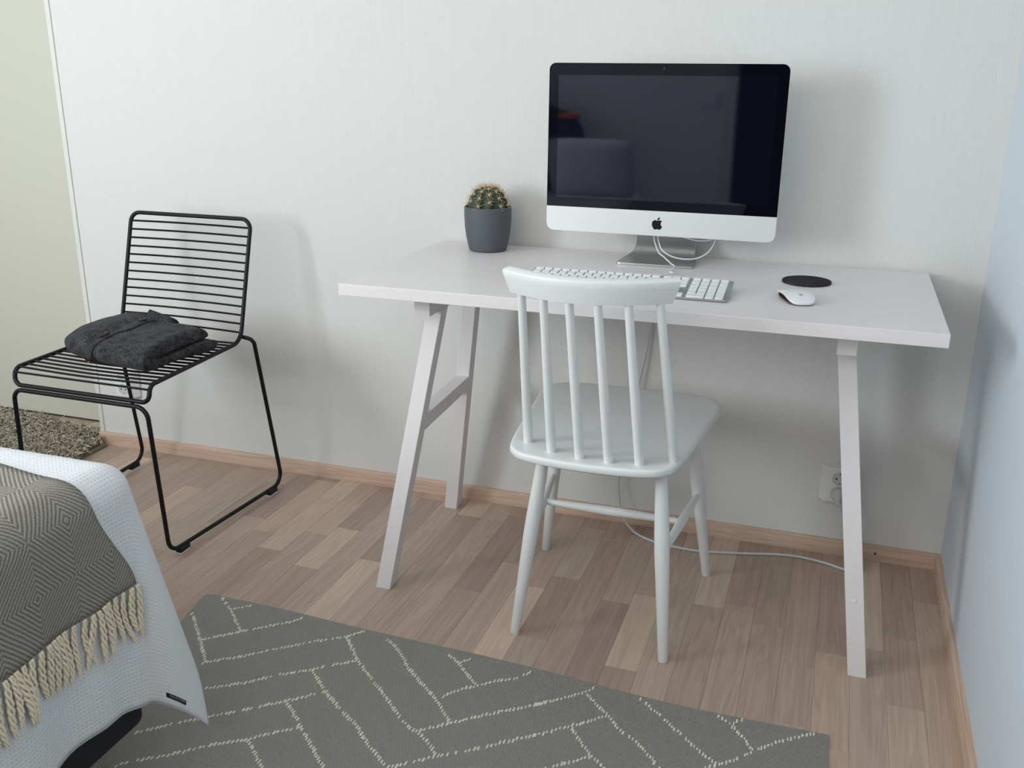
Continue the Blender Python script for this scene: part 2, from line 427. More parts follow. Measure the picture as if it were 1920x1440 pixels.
legs = {'rl': ((-.905,-.622,0),(-.853,-.592,.428)), 'rr': ((-.578,-.622,0),(-.610,-.592,.428)), 'fl': ((-.953,-.224,0),(-.899,-.305,.428)), 'fr': ((-.543,-.224,0),(-.594,-.305,.428))}
for k, (a, b) in legs.items():
    turned(a, b, LEG, 'leg')
def on_leg(k, z): a, b = map(Vector, legs[k]); return a.lerp(b, z/b.z)
ST = [(0,.0065),(.08,.0072),(.3,.0095),(.5,.0108),(.7,.0095),(.92,.0072),(1,.0065)]
la, lb = on_leg('rl', .238), on_leg('fl', .232); turned(la, lb, ST, 'stretcher')
ra, rb = on_leg('rr', .238), on_leg('fr', .232); turned(ra, rb, ST, 'stretcher')
turned(la.lerp(lb, .5), ra.lerp(rb, .5), ST, 'stretcher')
SB = [(-.882,-.612),(-.822,-.648),(-.760,-.662),(-.701,-.664),(-.642,-.654),(-.582,-.618)]
def rail_y(x): return -.770+.068*((x+.738)/.166)**2
STOP = [-.864,-.815,-.764,-.712,-.660,-.609]
for (bx, by), tx in zip(SB, STOP):
    turned((bx,by,.444), (tx, rail_y(tx)+.004, .795), [(0,.0095),(.05,.0098),(.4,.0093),(.75,.0082),(1,.0078)], 'spindle')
# top rail: bent lath, thick along its curve, with rounded top edge
rr_ = []
for i in range(33):
    u = -1+2*i/32; x = -.738+.1525*u; y = rail_y(x)
    tx = Vector((1, 2*.068*(x+.738)/.166**2, 0)).normalized(); nn = Vector((-tx.y, tx.x, 0))    # towards +y
    flare = .004*u                                                                # ends rake outward at the top
    zc = .8085; hh = .0225*(1-.02*u*u)
    sec = []
    for a, b in ((-.0085,-hh),(.0085,-hh),(.0095,-hh*.5),(.0105,hh*.55),(.0102,hh*.82),(.0088,hh*.96),(.006,hh),(-.006,hh),(-.0088,hh*.97),(-.0104,hh*.86),(-.0105,hh*.4),(-.0095,-hh*.5)):
        q = Vector((x, y, zc+.0012*u))+nn*(a*.966-b*.259)+Vector((0,0,1))*(b*.966+a*.259)+tx*(flare*(b/hh)); sec.append(tuple(q))
    rr_.append(sec)
part('top_rail', MB().loft(rr_), M['white'], ch, angle=40, bevel=0)

# ------------------------------------------------------------------ black wire chair
hc = thing('wire_chair', (-2.03,-.33,0), 'black steel wire chair against the wall with a folded cardigan on it', 'chair')
bl = M['black']; RF = .0056; RW = .0030
def BL(t, s):   # point on the side rod of the seat/back shell; t=0 back top .. s=-1 left, +1 right
    pass
TOPL, TOPR = Vector((-2.203,-.138,.786)), Vector((-1.818,-.138,.786))
BNL, BNR = Vector((-2.221,-.212,.467)), Vector((-1.826,-.218,.467))
FTL, FTR = Vector((-2.229,-.592,.459)), Vector((-1.820,-.602,.461))
FDL, FDR = Vector((-2.229,-.600,.418)), Vector((-1.820,-.610,.420))
sh = fillet([FDL, FTL, BNL, TOPL, TOPR, BNR, FTR, FDR], [.022,.022,.045,.028,.028,.045,.022,.022], 7, closed=True)
part('seat_frame', MB().tube(sh, RF, 12, closed=True), bl, hc)
for i in range(13):
    t = (i+1)*.0712
    a = TOPL.lerp(BNL, t); b = TOPR.lerp(BNR, t); mid = (a+b)/2+Vector((0,.010,0))
    part('back_wire', MB().tube(spline([a, a.lerp(mid,.5)+Vector((0,.0025,0)), mid, b.lerp(mid,.5)+Vector((0,.0025,0)), b], 3), RW, 6), bl, hc)
for i in range(16):
    t = (i+.7)/16.2
    a = BNL.lerp(FTL, t); b = BNR.lerp(FTR, t); mid = (a+b)/2+Vector((0,0,-.004))
    part('seat_wire', MB().tube(spline([a, mid, b], 5), RW, 6), bl, hc)
part('seat_wire', MB().tube([(FTL+FDL)/2+Vector((0,-.002,.012)), (FTR+FDR)/2+Vector((0,-.002,.012))], RW, 6), bl, hc)
z0 = .0175
lf = fillet([(-2.219,-.207,.478),(-2.252,-.200,.470),(-2.294,-.098,z0),(-2.260,-.590,z0),(-2.232,-.604,.4065),(-1.826,-.614,.4085),(-1.824,-.592,z0),(-1.792,-.118,z0),(-1.797,-.200,.470),(-1.829,-.207,.478)],
            [.02,.02,.035,.035,.03,.03,.035,.035,.02,.02], 8)
part('leg_frame', MB().tube(lf, RF, 12), bl, hc)
def glide(x, y, dx):
    q = part('glide', MB().box(x-.0085,x+.0085,y-.020,y+.020,.0035,.018), M['rubber'], hc, smooth=False, bevel=.003)
    part('felt_pad', MB().box(x-.0075,x+.0075,y-.018,y+.018,0,.0035), M['felt_w'], q, smooth=False)
glide(-2.2925,-.150,0); glide(-2.263,-.545,0); glide(-1.796,-.170,0); glide(-1.821,-.545,0)

# ------------------------------------------------------------------ cardigan folded on the wire chair
def wool(name, a, b, sc):
    m = mat(name, a, .95, spec=.1); t = NT(m)
    n1 = t.noise(t.coord('Object', (sc,sc,sc)), 1, 5, .7); n2 = t.noise(t.coord('Object', (45,45,45)), 1, 2)
    f = t.math('ADD', t.math('MULTIPLY', n1, .75), t.math('MULTIPLY', n2, .25))
    t.base(t.ramp(f, [(.40, (*b,1)), (.60, (*a,1))])); t.bump(n1, .9, .002)
    t.b.inputs['Sheen Weight'].default_value = .06; return m
M['wool'] = wool('charcoal_wool', (.074,.075,.081), (.009,.009,.010), 210)
M['wool_band'] = wool('charcoal_wool_rib', (.066,.068,.075), (.012,.012,.014), 230)
M['horn'] = mat('dark_horn_button', (.030,.021,.013), .25)
cg = thing('folded_cardigan', (-1.99,-.42,.474), 'folded charcoal wool cardigan with brown buttons lying on the black wire chair', 'cardigan')
# surface: u 0..1 from the left (rounded) end to the right (open) end, v around a U-shaped fold closed towards the front
XA, XB = -2.168, -1.852
def fold_profile():
    P = []
    # outer loop: bottom back -> front fold -> top back ; then inner gap back again
    P += [(.165,-.0005),(.12,-.001),(.04,-.001),(-.04,0),(-.10,.002),(-.135,.008),(-.152,.021),(-.156,.036),(-.148,.050),(-.125,.060),(-.08,.067),(-.02,.070),(.04,.070),(.10,.067),(.145,.061)]
    P += [(.162,.052),(.155,.042),(.12,.0395),(.06,.0385),(-.02,.037),(-.075,.0345),(-.095,.031),(-.075,.028),(-.02,.0285),(.06,.030),(.12,.0295),(.165,.028),(.178,.018),(.178,.006)]
    return P
PF = fold_profile(); NPF = len(PF)
def prof(v):      # v in [0,1) around the loop, Catmull-Rom
    f = (v % 1)*NPF; i = int(f); t = f-i
    p0, p1, p2, p3 = (Vector(PF[(i+k-1) % NPF]) for k in range(4))
    q = .5*((2*p1)+(p2-p0)*t+(2*p0-5*p1+4*p2-p3)*t*t+(3*p1-p0-3*p2+p3)*t**3)
    return Vector((q.x*.62 if q.x > 0 else q.x, q.y))
from mathutils import noise as NZ
def csurf(u, v):
    s, z = prof(v)
    e = min(1, math.sqrt(max(0, 1-(1-min(u/.20,1))**2.2)))            # rounded left end
    zc = .034
    r_end = min(1, math.sqrt(max(0, 1-(max(0,(u-.955)/.045))**2))*.35+.65)
    hz = (1.02+.06*sm(.1,.35,u)-.06*sm(.5,.9,u))*(1-.06*sm(.6,1,u))
    z2 = zc*.8+(z-zc*.8)*hz*(.16+.84*e)*r_end
    depth = (.66+.34*e)*(1-.16*(1-u)*0)
    s2 = .02+(s-.02)*depth
    # plan: front edge slants from left-back to right-front as in the photo
    ysh = -.060*u+.055*(1-u)**2-.02
    x = XA+(XB-XA)*u + s2*(.05*sm(0,.2,u)-.13*sm(.4,1,u))
    if z > .033: x += .020*sm(.55,1,u)*sm(-.05,.12,s)                  # upper layer ends shorter at the back
    else: x += .040*sm(.55,1,u)*sm(-.05,.12,s)
    y = -.378+s2+ysh*.75
    top = sm(.034,.06,z)
    n = NZ.noise(Vector((x*16, y*16, 3.1)))*.0045+NZ.noise(Vector((x*40, y*40, 7.7)))*.0016
    dent = -.010*math.exp(-((u-.47)/.05)**2)*top*sm(.1,-.1,s)+.006*math.exp(-((u-.33)/.14)**2)*top
    zz = .4745+max(z2,-.0005)+(n+dent)*top
    x += NZ.noise(Vector((y*22, z*30, 1.5)))*.004
    return Vector((x, y, zz))
nv = 116; us = [0.0,.004,.012,.025,.045,.07,.10]+lin(.13,.95,30)+[.965,.978,.988,.995,1.0]
part('body', MB().loft([[csurf(u, k/nv) for k in range(nv)] for u in us]), M['wool'], cg, angle=180)
def cnorm(u, v):
    e = .004; a = csurf(u+e, v)-csurf(u-e, v); b = csurf(u, v+e)-csurf(u, v-e); n = a.cross(b).normalized()
    return n
# find loop positions: v of top back, front fold etc. (indices into PF)
vi = lambda i: i/NPF
def band(vs, uc, wdt, lift):
    rings = []
    for v, uu in zip(vs, uc):
        n = cnorm(uu, v); c0 = csurf(uu-wdt/2, v); c1 = csurf(uu+wdt/2, v)
        if n.dot(csurf(uu, v)-Vector((csurf(uu,0).x, -.40, .50))) < 0: n = -n
        cm = csurf(uu, v)
        rings.append([c0-n*.002, c0+n*lift*.7, c0.lerp(cm,.35)+n*lift, c1.lerp(cm,.35)+n*lift, c1+n*lift*.7, c1-n*.002])
    return MB().loft(rings)
vs = lin(vi(3.5), vi(13.6), 46)
def ucen(v):
    t = (v-vi(3.5))/(vi(13.6)-vi(3.5)); return .52-.045*math.sin(PI*min(1,t/.6))+.05*sm(.25,1,t)
part('button_band', band(vs, [ucen(v) for v in vs], .078, .0050), M['wool_band'], cg, angle=60, label='ribbed front band with buttons')
def button(v, nm='button'):
    uu = ucen(v); c = csurf(uu, v); n = cnorm(uu, v)
    if n.dot(c-Vector((c.x,-.40,.50))) < 0: n = -n
    t = n.orthogonal().normalized(); b = n.cross(t); m = MB(); rg = []
    for r, d in ((.0105,.002),(.0110,.0090),(.0104,.0112),(.0088,.0114),(.0076,.0098),(.0016,.0096)):
        rg.append([c+n*d+(t*math.cos(2*PI*k/20)+b*math.sin(2*PI*k/20))*r for k in range(20)])
    part(nm, m.loft(rg), M['horn'], cg, label='dark brown horn button')
for i in (6.15, 9.35, 11.6): button(vi(i))
# collar standing at the back of the neck opening
ca = csurf(.42, vi(13.3)); cb = csurf(.74, vi(13.3))
rings = []
for i in range(25):
    t = i/24; a = PI*t
    base = ca.lerp(cb, (1-math.cos(a))/2)+Vector((0, -.040*math.sin(a)+.012, -.009))
    hgt = .010+.030*math.sin(a)**.7*(1-.35*t); ln = Vector((0, .35*hgt, 0)); nn = Vector((-math.cos(a)*.6, -math.sin(a), 0)).normalized()*.0035
    rings.append([base-nn, base-nn+Vector((0,0,hgt*.8))+ln*.8, base+Vector((0,0,hgt))+ln, base+nn+Vector((0,0,hgt*.8))+ln*.8, base+nn])
part('collar', MB().loft(rings), M['wool_band'], cg, angle=70, label='ribbed collar standing open')

# ------------------------------------------------------------------ potted cactus
px, py = -1.158, -.097
pc = thing('potted_cactus', (px,py,DH), 'round green cactus in a dark grey pot on the left of the desk', 'plant')
pm = mat('dark_grey_ceramic', srgb(84,88,94), .55); NT(pm).bump(NT(pm).noise(NT(pm).coord(scale=(300,300,300)),1,2), .05, .0005)
PS = lambda L: [(r*.982, z*.955) for r, z in L]
pr_ = PS([(.030,0),(.0435,0),(.0475,.0025),(.052,.018),(.0562,.040),(.0588,.062),(.0600,.085),(.0602,.108),(.0600,.1135),(.0585,.1150),(.0568,.1142),(.0562,.111),(.0558,.092)])
part('pot', MB().lathe(pr_, (px,py,DH), 56, False), pm, pc)
part('soil', MB().lathe(PS([(.001,.0975),(.03,.0978),(.0565,.096),(.0565,.085),(.001,.085)]), (px,py,DH), 32), mat('dark_soil', (.03,.022,.016), .95), pc)
cm_ = mat('cactus_green', (.022,.052,.026), .55); t_ = NT(cm_)
t_.base(t_.mix(t_.noise(t_.coord('Object',(60,60,60)),1,3), (.010,.026,.016,1), (.026,.056,.030,1)))
cz, CRad, CHt, NR = DH+.101, .0515, .060, 11
def cact(th, ph):    # th azimuth, ph polar from top
    k = abs(math.sin(th*NR/2)); rib = .86+.14*(1-k**1.6)*1.0
    rib = 1-(1-rib)*min(1, math.sin(ph)*1.6)
    r = CRad*math.sin(ph)*rib; z = CHt*math.cos(ph)*(1-.06*(1-min(1,ph/.35))) - .006*math.exp(-(ph/.22)**2)
    return Vector((px+r*math.cos(th), py+r*math.sin(th), cz+z))
part('stem', MB().loft([[cact(2*PI*k/168, ph) for k in range(168)] for ph in lin(.01, 1.9, 30)]), cm_, pc, angle=70)
spm = mat('cactus_spine', srgb(214,186,150), .6); arm = mat('areole_wool', srgb(214,200,170), .9)
def cluster(seed):
    q = random.Random(seed); m = MB()
    m.loft([[(r*math.cos(2*PI*k/8), r*math.sin(2*PI*k/8), z) for k in range(8)] for r, z in ((.0026,-.001),(.0024,.0010),(.0010,.0020))])
    for i in range(10):
        a = 2*PI*i/9+q.uniform(-.2,.2); tl = q.uniform(.75,1.25) if i < 9 else .1; L = q.uniform(.011,.021)
        d = Vector((math.cos(a)*math.sin(tl), math.sin(a)*math.sin(tl), math.cos(tl)))
        m.tube([Vector((0,0,.0004)), d*L*.5, d*L], [.00052,.00040,.00009], 4)
    return m
protos = [mkmesh('spine_cluster', cluster(i), spm, smooth=False) for i in range(4)]
for rib in range(NR):
    th = 2*PI*rib/NR+2*PI/NR*0
    for j in range(5):
        ph = .34+.335*j+(.165 if rib % 2 else 0)
        if ph > 1.72: continue
        p = cact(th, ph); e = .02
        if p.z < DH+.113: continue
        n = (cact(th, ph+e)-cact(th, ph-e)).cross(cact(th+e, ph)-cact(th-e, ph)).normalized()
        if n.dot(p-Vector((px,py,cz))) < 0: n = -n
        o = bpy.data.objects.new('spine_cluster', protos[R.randrange(4)]); COL.objects.link(o); o.parent = pc
        o.matrix_local = Matrix.Translation(p-pc.location)@n.to_track_quat('Z','Y').to_matrix().to_4x4()@Matrix.Rotation(R.uniform(0,6),4,'Z')

# ------------------------------------------------------------------ desktop computer
al = mat('brushed_aluminium', (.50,.505,.50), .30, .95); alc = mat('satin_aluminium', (.78,.79,.785), .42, .55)
pcx, PW = -.7205, .528
co = thing('desktop_computer', (-.721,-.10,DH), 'silver all-in-one desktop computer with its black screen switched off', 'computer')
ZB, ZT = .8125, 1.189
def scr(x, h, d):    # x across, h height above bottom edge, d depth behind the front plane
    t = h/(ZT-ZB); return (pcx+x, -.167+.003*t+d, ZB+h)
HH = ZT-ZB; CHN = .0565
part('rear_shell', MB().loft([[scr(x*s_, HH/2+(h-HH/2)*s_, d) for x, h in rrect(-PW/2,PW/2,0,HH,[.015,.015,.018,.018])] for s_, d in ((1,.0012),(1,.013),(.985,.017),(.90,.026),(.75,.036),(.50,.043),(.25,.045))]), alc, co, angle=50)
part('chin', MB().prism(rrect(-PW/2,PW/2,0,CHN,[0.0003,.0003,.018,.018]), scr, -.0004, .0012), alc, co, angle=40, label='pale aluminium strip under the screen')
bz = mat('black_glass_bezel', (.003,.003,.006), .04, 0, 1.42); bz.node_tree.nodes['Principled BSDF'].inputs['Specular Tint'].default_value = (.82,.86,1.0,1)
part('screen_glass', MB().prism(rrect(-PW/2,PW/2,CHN,HH,[.015,.015,.0003,.0003]), scr, -.0005, .0012), bz, co, angle=40, label='black glass front of the screen')
ds = mat('display_glass', (.004,.004,.010), .03, 0, 1.72); ds.node_tree.nodes['Principled BSDF'].inputs['Specular Tint'].default_value = (.82,.86,1.0,1)
part('display', MB().prism(rrect(-PW/2+.0225,PW/2-.0225,CHN+.0215,HH-.0255,.0003), scr, -.0009, -.0004), ds, co, smooth=False, label='dark reflective display')
part('camera_lens', MB().prism(circ(.0022,16,-.003,HH-.0105), scr, -.0011, 0), mat('camera_lens', (.05,.05,.07), .1), co)
def svg_fruit():
    d = "M318.7 268.7c-.2-36.7 16.4-64.4 50-84.8-18.8-26.9-47.2-41.7-84.7-44.6-35.5-2.8-74.3 20.7-88.5 20.7-15 0-49.4-19.7-76.4-19.7C63.3 141.2 4 184.8 4 273.5c0 26.2 4.8 53.3 14.4 81.2 12.8 36.7 59 126.7 107.2 125.2 25.2-.6 43-17.9 75.8-17.9 31.8 0 48.3 17.9 76.4 17.9 48.6-.7 90.4-82.5 102.6-119.3-65.2-30.7-61.7-90-61.7-91.9zM262.1 104.5c27.3-32.4 24.8-61.9 24-72.5-24.1 1.4-52 16.4-67.9 34.9-17.5 19.8-27.8 44.3-25.6 71.9 26.1 2 49.9-11.4 69.5-34.3z"
    import re
    tk = re.findall(r'[MmCcZz]|-?\d*\.\d+|-?\d+', d); i = 0; polys = []; cur = None; p = Vector((0,0)); cmd = ''
    while i < len(tk):
        if tk[i].isalpha(): cmd = tk[i]; i += 1
        if cmd in 'Zz':
            polys.append(cur); cur = None; continue
        if cmd == 'M': p = Vector((float(tk[i]), float(tk[i+1]))); i += 2; cur = [tuple(p)]; continue
        v = [float(q) for q in tk[i:i+6]]; i += 6
        a, b, c = (Vector(v[k:k+2])+(p if cmd == 'c' else Vector((0,0))) for k in (0,2,4))
        for k in range(1, 6):
            t = k/5; q = p*(1-t)**3+a*3*t*(1-t)**2+b*3*t*t*(1-t)+c*t**3; cur.append(tuple(q))
        p = c
    return [[((x-192)/448, (256-y)/448) for x, y in (q[:-1] if (Vector(q[0])-Vector(q[-1])).length < .5 else q)] for q in polys]
FR = svg_fruit(); ls = .0285
m = MB()
for q in FR: m.prism([(x*ls, y*ls+.0285) for x, y in q], scr, -.0009, 0)
part('logo', m, mat('black_logo', (.006,.006,.008), .25), co, smooth=False, label='black logo on the chin')
# foot and neck: one bent plate
pf = [(-.166,.7428),(-.150,.7428),(-.125,.7430),(-.104,.7440),(-.086,.7475),(-.070,.7545),(-.0575,.765),(-.0495,.778),(-.0455,.792),(-.0435,.810),(-.042,.835),(-.041,.88)]
def pl(i, s):
    y, z = pf[i]; t = sm(-.12,-.05,y); xl = -.813+.024*t; xr = -.633-.012*t
    a = pf[max(i-1,0)]; b = pf[min(i+1,len(pf)-1)]; d = Vector((b[0]-a[0], b[1]-a[1])).normalized(); n = Vector((-d.y, d.x))
    o_ = .0026*s; return [(xl, y+n.x*o_, z+n.y*o_), (xr, y+n.x*o_, z+n.y*o_)]
rings = []
for i in range(len(pf)):
    hi, lo = pl(i, 1), pl(i, -1); ins = (.010 if i == 0 else .0035 if i == 1 and False else 0)
    rings.append([(hi[0][0]+ins,*hi[0][1:]), (hi[1][0]-ins,*hi[1][1:]), (lo[1][0]-ins,*lo[1][1:]), (lo[0][0]+ins,*lo[0][1:])])
r1 = [[(q[0]+(.003 if k in (0,3) else -.003), q[1]+.004, q[2]) for k, q in enumerate(rings[0])]]
rings[0:1] = [rings[0], [(rings[0][0][0]-.007,-.1635,rings[0][0][2]),(rings[0][1][0]+.007,-.1635,rings[0][1][2]),(rings[0][2][0]+.007,-.1635,rings[0][2][2]),(rings[0][3][0]-.007,-.1635,rings[0][3][2])], [(rings[0][0][0]-.010,-.159,rings[0][0][2]),(rings[0][1][0]+.010,-.159,rings[0][1][2]),(rings[0][2][0]+.010,-.159,rings[0][2][2]),(rings[0][3][0]-.010,-.159,rings[0][3][2])]]
part('stand', MB().loft(rings), al, co, angle=35, bevel=.0009)

# ------------------------------------------------------------------ keyboard, mouse, coaster
wk = mat('white_keycap', (.80,.82,.82), .4); gl = mat('grey_legend', (.22,.23,.25), .6)
kx0, ky0, kz0 = -.948, -.480, DH
kb = thing('keyboard', (-.73,-.42,DH), 'white keyed aluminium keyboard with number pad lying on the desk behind the chair back', 'keyboard')
KS = math.tan(math.radians(8.5))
def kp(x, y, h): return (kx0+x, ky0+y, DH+.0045+y*KS+h)
m = MB(); m.loft([[kp(x, y, h) for x, y in rrect(0+i_,.430-i_,0+i_,.1145-i_,.006)] for i_, h in ((.001,-.0035),(0,-.0028),(0,-.0005),(.0006,0))])
part('base_plate', m, mat('keyboard_aluminium', (.42,.43,.44), .42, .75), kb, angle=35)
part('foot', MB().loft([[(kx0+.02,ky0+.100,DH+.0045+.1*KS-.003),(kx0+.02,ky0+.111,DH+.0045+.11*KS-.003),(kx0+.02,ky0+.108,DH),(kx0+.02,ky0+.101,DH)],[(kx0+.41,ky0+.100,DH+.0045+.1*KS-.003),(kx0+.41,ky0+.111,DH+.0045+.11*KS-.003),(kx0+.41,ky0+.108,DH),(kx0+.41,ky0+.101,DH)]]), wk, kb, smooth=False)
kmeshes = {}
def key(x, y, wd, hd, legend=None):
    kk = (round(wd,4), round(hd,4))
    if kk not in kmeshes:
        q = MB(); q.loft([[(a, b+0, h+b*KS) for a, b in rrect(-wd/2+i_,wd/2-i_,-hd/2+i_,hd/2-i_,.0016,2)] for i_, h in ((0,0),(0,.0022),(.0005,.0028))])
        kmeshes[kk] = mkmesh('key', q, wk, angle=35)
    o = bpy.data.objects.new('key', kmeshes[kk]); COL.objects.link(o); o.parent = kb
    o.location = Vector(kp(x, y, 0))-kb.location
    if legend:
        tm = xmb(text_mesh(legend, .0052), lambda a, b, c: (a, b, .0029+b*KS))
        l = bpy.data.objects.new('legend', mkmesh('legend', tm, gl, smooth=False)); COL.objects.link(l); l.parent = o
P_ = .0190; K_ = .0163; y0 = .0035
RY = [y0+K_/2+P_*i*.985 for i in range(5)]; RT = .1145-.0035-.0045
X0 = .0045
def row(x, yy, ws, hd=K_):
    for w_ in ws:
        if w_ > 0: key(x+(w_*P_-.0028)/2, yy, w_*P_-.0028, hd)
        x += abs(w_)*P_
    return x
row(X0, RY[0], [1.5,1.25,1.25,5.5,1.25,1.25,2.5]); row(X0, RY[1], [2.25]+[1]*10+[2.25])
row(X0, RY[2], [1.75]+[1]*11+[1.75]); row(X0, RY[3], [1.5]+[1]*13); row(X0, RY[4], [1]*13+[1.5])
row(X0, RT, [14.5/14]*14, .0085)
XN = X0+14.5*P_+.0050
row(XN, RY[0], [1,1,1]); row(XN, RY[1], [-1,1,-1]); row(XN, RY[3], [1,1,1]); row(XN, RY[4], [1,1,1]); row(XN, RT, [1,1,1], .0085)
XP = XN+3*P_+.0052
for j, (rw) in enumerate([None, '123', '456', '789', 'c=/*']):
    if rw is None: continue
    for i, c in enumerate(rw): key(XP+i*P_+K_/2, RY[j], K_, K_, {'c':'clear'}.get(c, c) if c != 'c' else None)
key(XP+(2*P_-.0028)/2, RY[0], 2*P_-.0028, K_, '0'); key(XP+2*P_+K_/2, RY[0], K_, K_, '.')
key(XP+3*P_+K_/2, (RY[0]+RY[1])/2, K_, 2*P_*.985-.0028, None); key(XP+3*P_+K_/2, RY[2], K_, K_, '+'); key(XP+3*P_+K_/2, RY[3], K_, K_, '-')
row(XP, RT, [1,1,1,1], .0085)

mo = thing('computer_mouse', (-.392,-.402,DH), 'smooth white computer mouse on the desk right of the keyboard', 'mouse'); mo.rotation_euler = (0,0,math.radians(20))
ml, mw = .113, .0575
def msurf(u, v):     # u around, v 0 edge -> 1 centre
    a = 2*PI*u; n = 3.4; c, s_ = math.cos(a), math.sin(a)
    r = (abs(c)**n+abs(s_)**n)**(-1/n); k = 1-v
    x = mw/2*r*c*k; y = ml/2*r*s_*k
    h = .0065+.0145*(1-(abs(y)/(ml/2))**2.0) - .0035*(abs(x)/(mw/2))**2.6
    return (x, y, h)
shm = mat('white_gloss_shell', (.82,.84,.85), .15, coat=.3)
rings = [[(x*.965, y*.965, max(.0015, z-.0045)) for x, y, z in (msurf(k/72, 0) for k in range(72))]]+[[(x, y, z-.0022) for x, y, z in (msurf(k/72, 0) for k in range(72))]]+[[msurf(k/72, v) for k in range(72)] for v in (0.01,.05,.15,.3,.5,.7,.88,.99)]
def loc_part(name, mb, mt, parent, **kw):
    o = bpy.data.objects.new(name, mkmesh(name, mb, mt, **kw)); COL.objects.link(o); o.parent = parent; return o
loc_part('shell', MB().loft(rings), shm, mo, angle=60)
loc_part('underside', MB().loft([[(x*s_, y*s_, z) for x, y in [(msurf(k/48,0)[0], msurf(k/48,0)[1]) for k in range(48)]] for s_, z in ((.80,.0004),(.90,.0022),(.945,.0045))]), mat('dark_grey_underside', (.05,.05,.055), .4), mo, angle=50)
m = MB()
for q in FR:
    pts = [(x*.0105, y*.0105-.028) for x, y in q]
    hz = lambda x, y: .0065+.0145*(1-(abs(y)/(ml/2))**2.0)-.0035*(abs(x)/(mw/2))**2.6+.0002
    m.loft([[(x, y, hz(x, y)-.0004) for x, y in pts], [(x, y, hz(x, y)) for x, y in pts]])
loc_part('logo', m, mat('grey_logo', (.45,.46,.48), .4), mo, smooth=False)

fm = mat('speckled_dark_felt', (.03,.03,.034), .95, spec=.1); t_ = NT(fm)
nz = t_.noise(t_.coord(scale=(330,330,330)), 1, 4, .75); t_.base(t_.ramp(nz, [(.42,(.014,.013,.017,1)),(.62,(.075,.074,.08,1))])); t_.bump(nz, .8, .001)
tag(part('coaster', MB().lathe([(.0005,0),(.0505,0),(.0515,.0008),(.0515,.0042),(.0508,.005),(.0005,.005)], (-.379,-.219,DH), 64), fm, angle=50), 'round dark grey felt coaster on the right of the desk', 'coaster')

# ------------------------------------------------------------------ cables and sockets
cw = mat('white_cable', (.78,.79,.80), .4); cgm = mat('pale_grey_cable', (.60,.61,.63), .45)
kc = thing('charging_cable', (-.70,-.16,DH), 'thin kinked white cable from under the screen over the stand to the keyboard', 'cable')
pts = [(-.739,-.085,.840),(-.7375,-.098,.812),(-.736,-.108,.795),(-.728,-.116,.778),(-.721,-.121,.766),(-.711,-.128,.7605),(-.706,-.134,.759),(-.695,-.146,.7535),(-.688,-.153,.7505),(-.684,-.160,.7485),(-.676,-.171,.7480),(-.6735,-.180,.746),(-.676,-.200,.7435),(-.676,-.222,.7422)]
part('cord', MB().tube(spline(pts,6), .0016, 8), cw, kc)
part('connector', MB().tube([(-.672,-.228,.7430),(-.667,-.240,.7430)], .0030, 10), cw, kc)
part('cord', MB().tube(spline([(-.667,-.240,.7425),(-.680,-.256,.7425),(-.705,-.283,.7425),(-.735,-.310,.7425),(-.77,-.335,.7440),(-.80,-.352,.748),(-.812,-.362,.755)],6), .0014, 8), cw, kc)
lc = thing('looped_cable', (-.66,-.10,DH), 'white cable hanging in a wide loop below the chin of the computer', 'cable')
part('cord', MB().tube(spline([(-.731,-.090,.845),(-.7285,-.101,.800),(-.7235,-.108,.786),(-.716,-.114,.773),(-.701,-.119,.763),(-.680,-.122,.7565),(-.655,-.121,.7545),(-.633,-.116,.757),(-.614,-.108,.766),(-.602,-.098,.780),(-.595,-.090,.798),(-.592,-.085,.815),(-.592,-.083,.845)],6), .0017, 8), cw, lc)
part('cord', MB().tube(spline([(-.685,-.075,.830),(-.678,-.078,.803),(-.662,-.080,.797),(-.640,-.081,.793),(-.617,-.081,.794),(-.603,-.080,.799),(-.594,-.077,.810),(-.590,-.075,.84)],6), .0017, 8), cw, lc)
pw = thing('power_cord', (-.50,-.10,0), 'pale power cord hanging behind the desk and trailing over the floor to the wall socket', 'cable')
pts = [(-.745,-.006,.760),(-.747,-.008,.62),(-.757,-.012,.50),(-.768,-.016,.43),(-.785,-.020,.33),(-.802,-.022,.22),(-.812,-.024,.13),(-.808,-.030,.085),(-.798,-.045,.050),(-.778,-.058,.022),(-.755,-.070,.0075),(-.732,-.083,.0035),(-.690,-.103,.0035),(-.640,-.112,.0035),(-.580,-.114,.0035),(-.520,-.102,.0035),(-.460,-.087,.0035),(-.395,-.068,.0035),(-.345,-.060,.0035),(-.300,-.064,.0035),(-.262,-.074,.0035),(-.240,-.084,.0035),(-.218,-.091,.0045),(-.206,-.088,.014),(-.208,-.080,.045),(-.222,-.068,.09),(-.238,-.062,.128),(-.252,-.062,.156)]
part('cord', MB().tube(spline(pts,6), .0033, 10), cgm, pw)
soc = mat('white_socket_plastic', (.80,.80,.80), .35); sg = mat('socket_recess', (.60,.60,.59), .5); dkp = mat('socket_hole', (.03,.03,.03), .6)
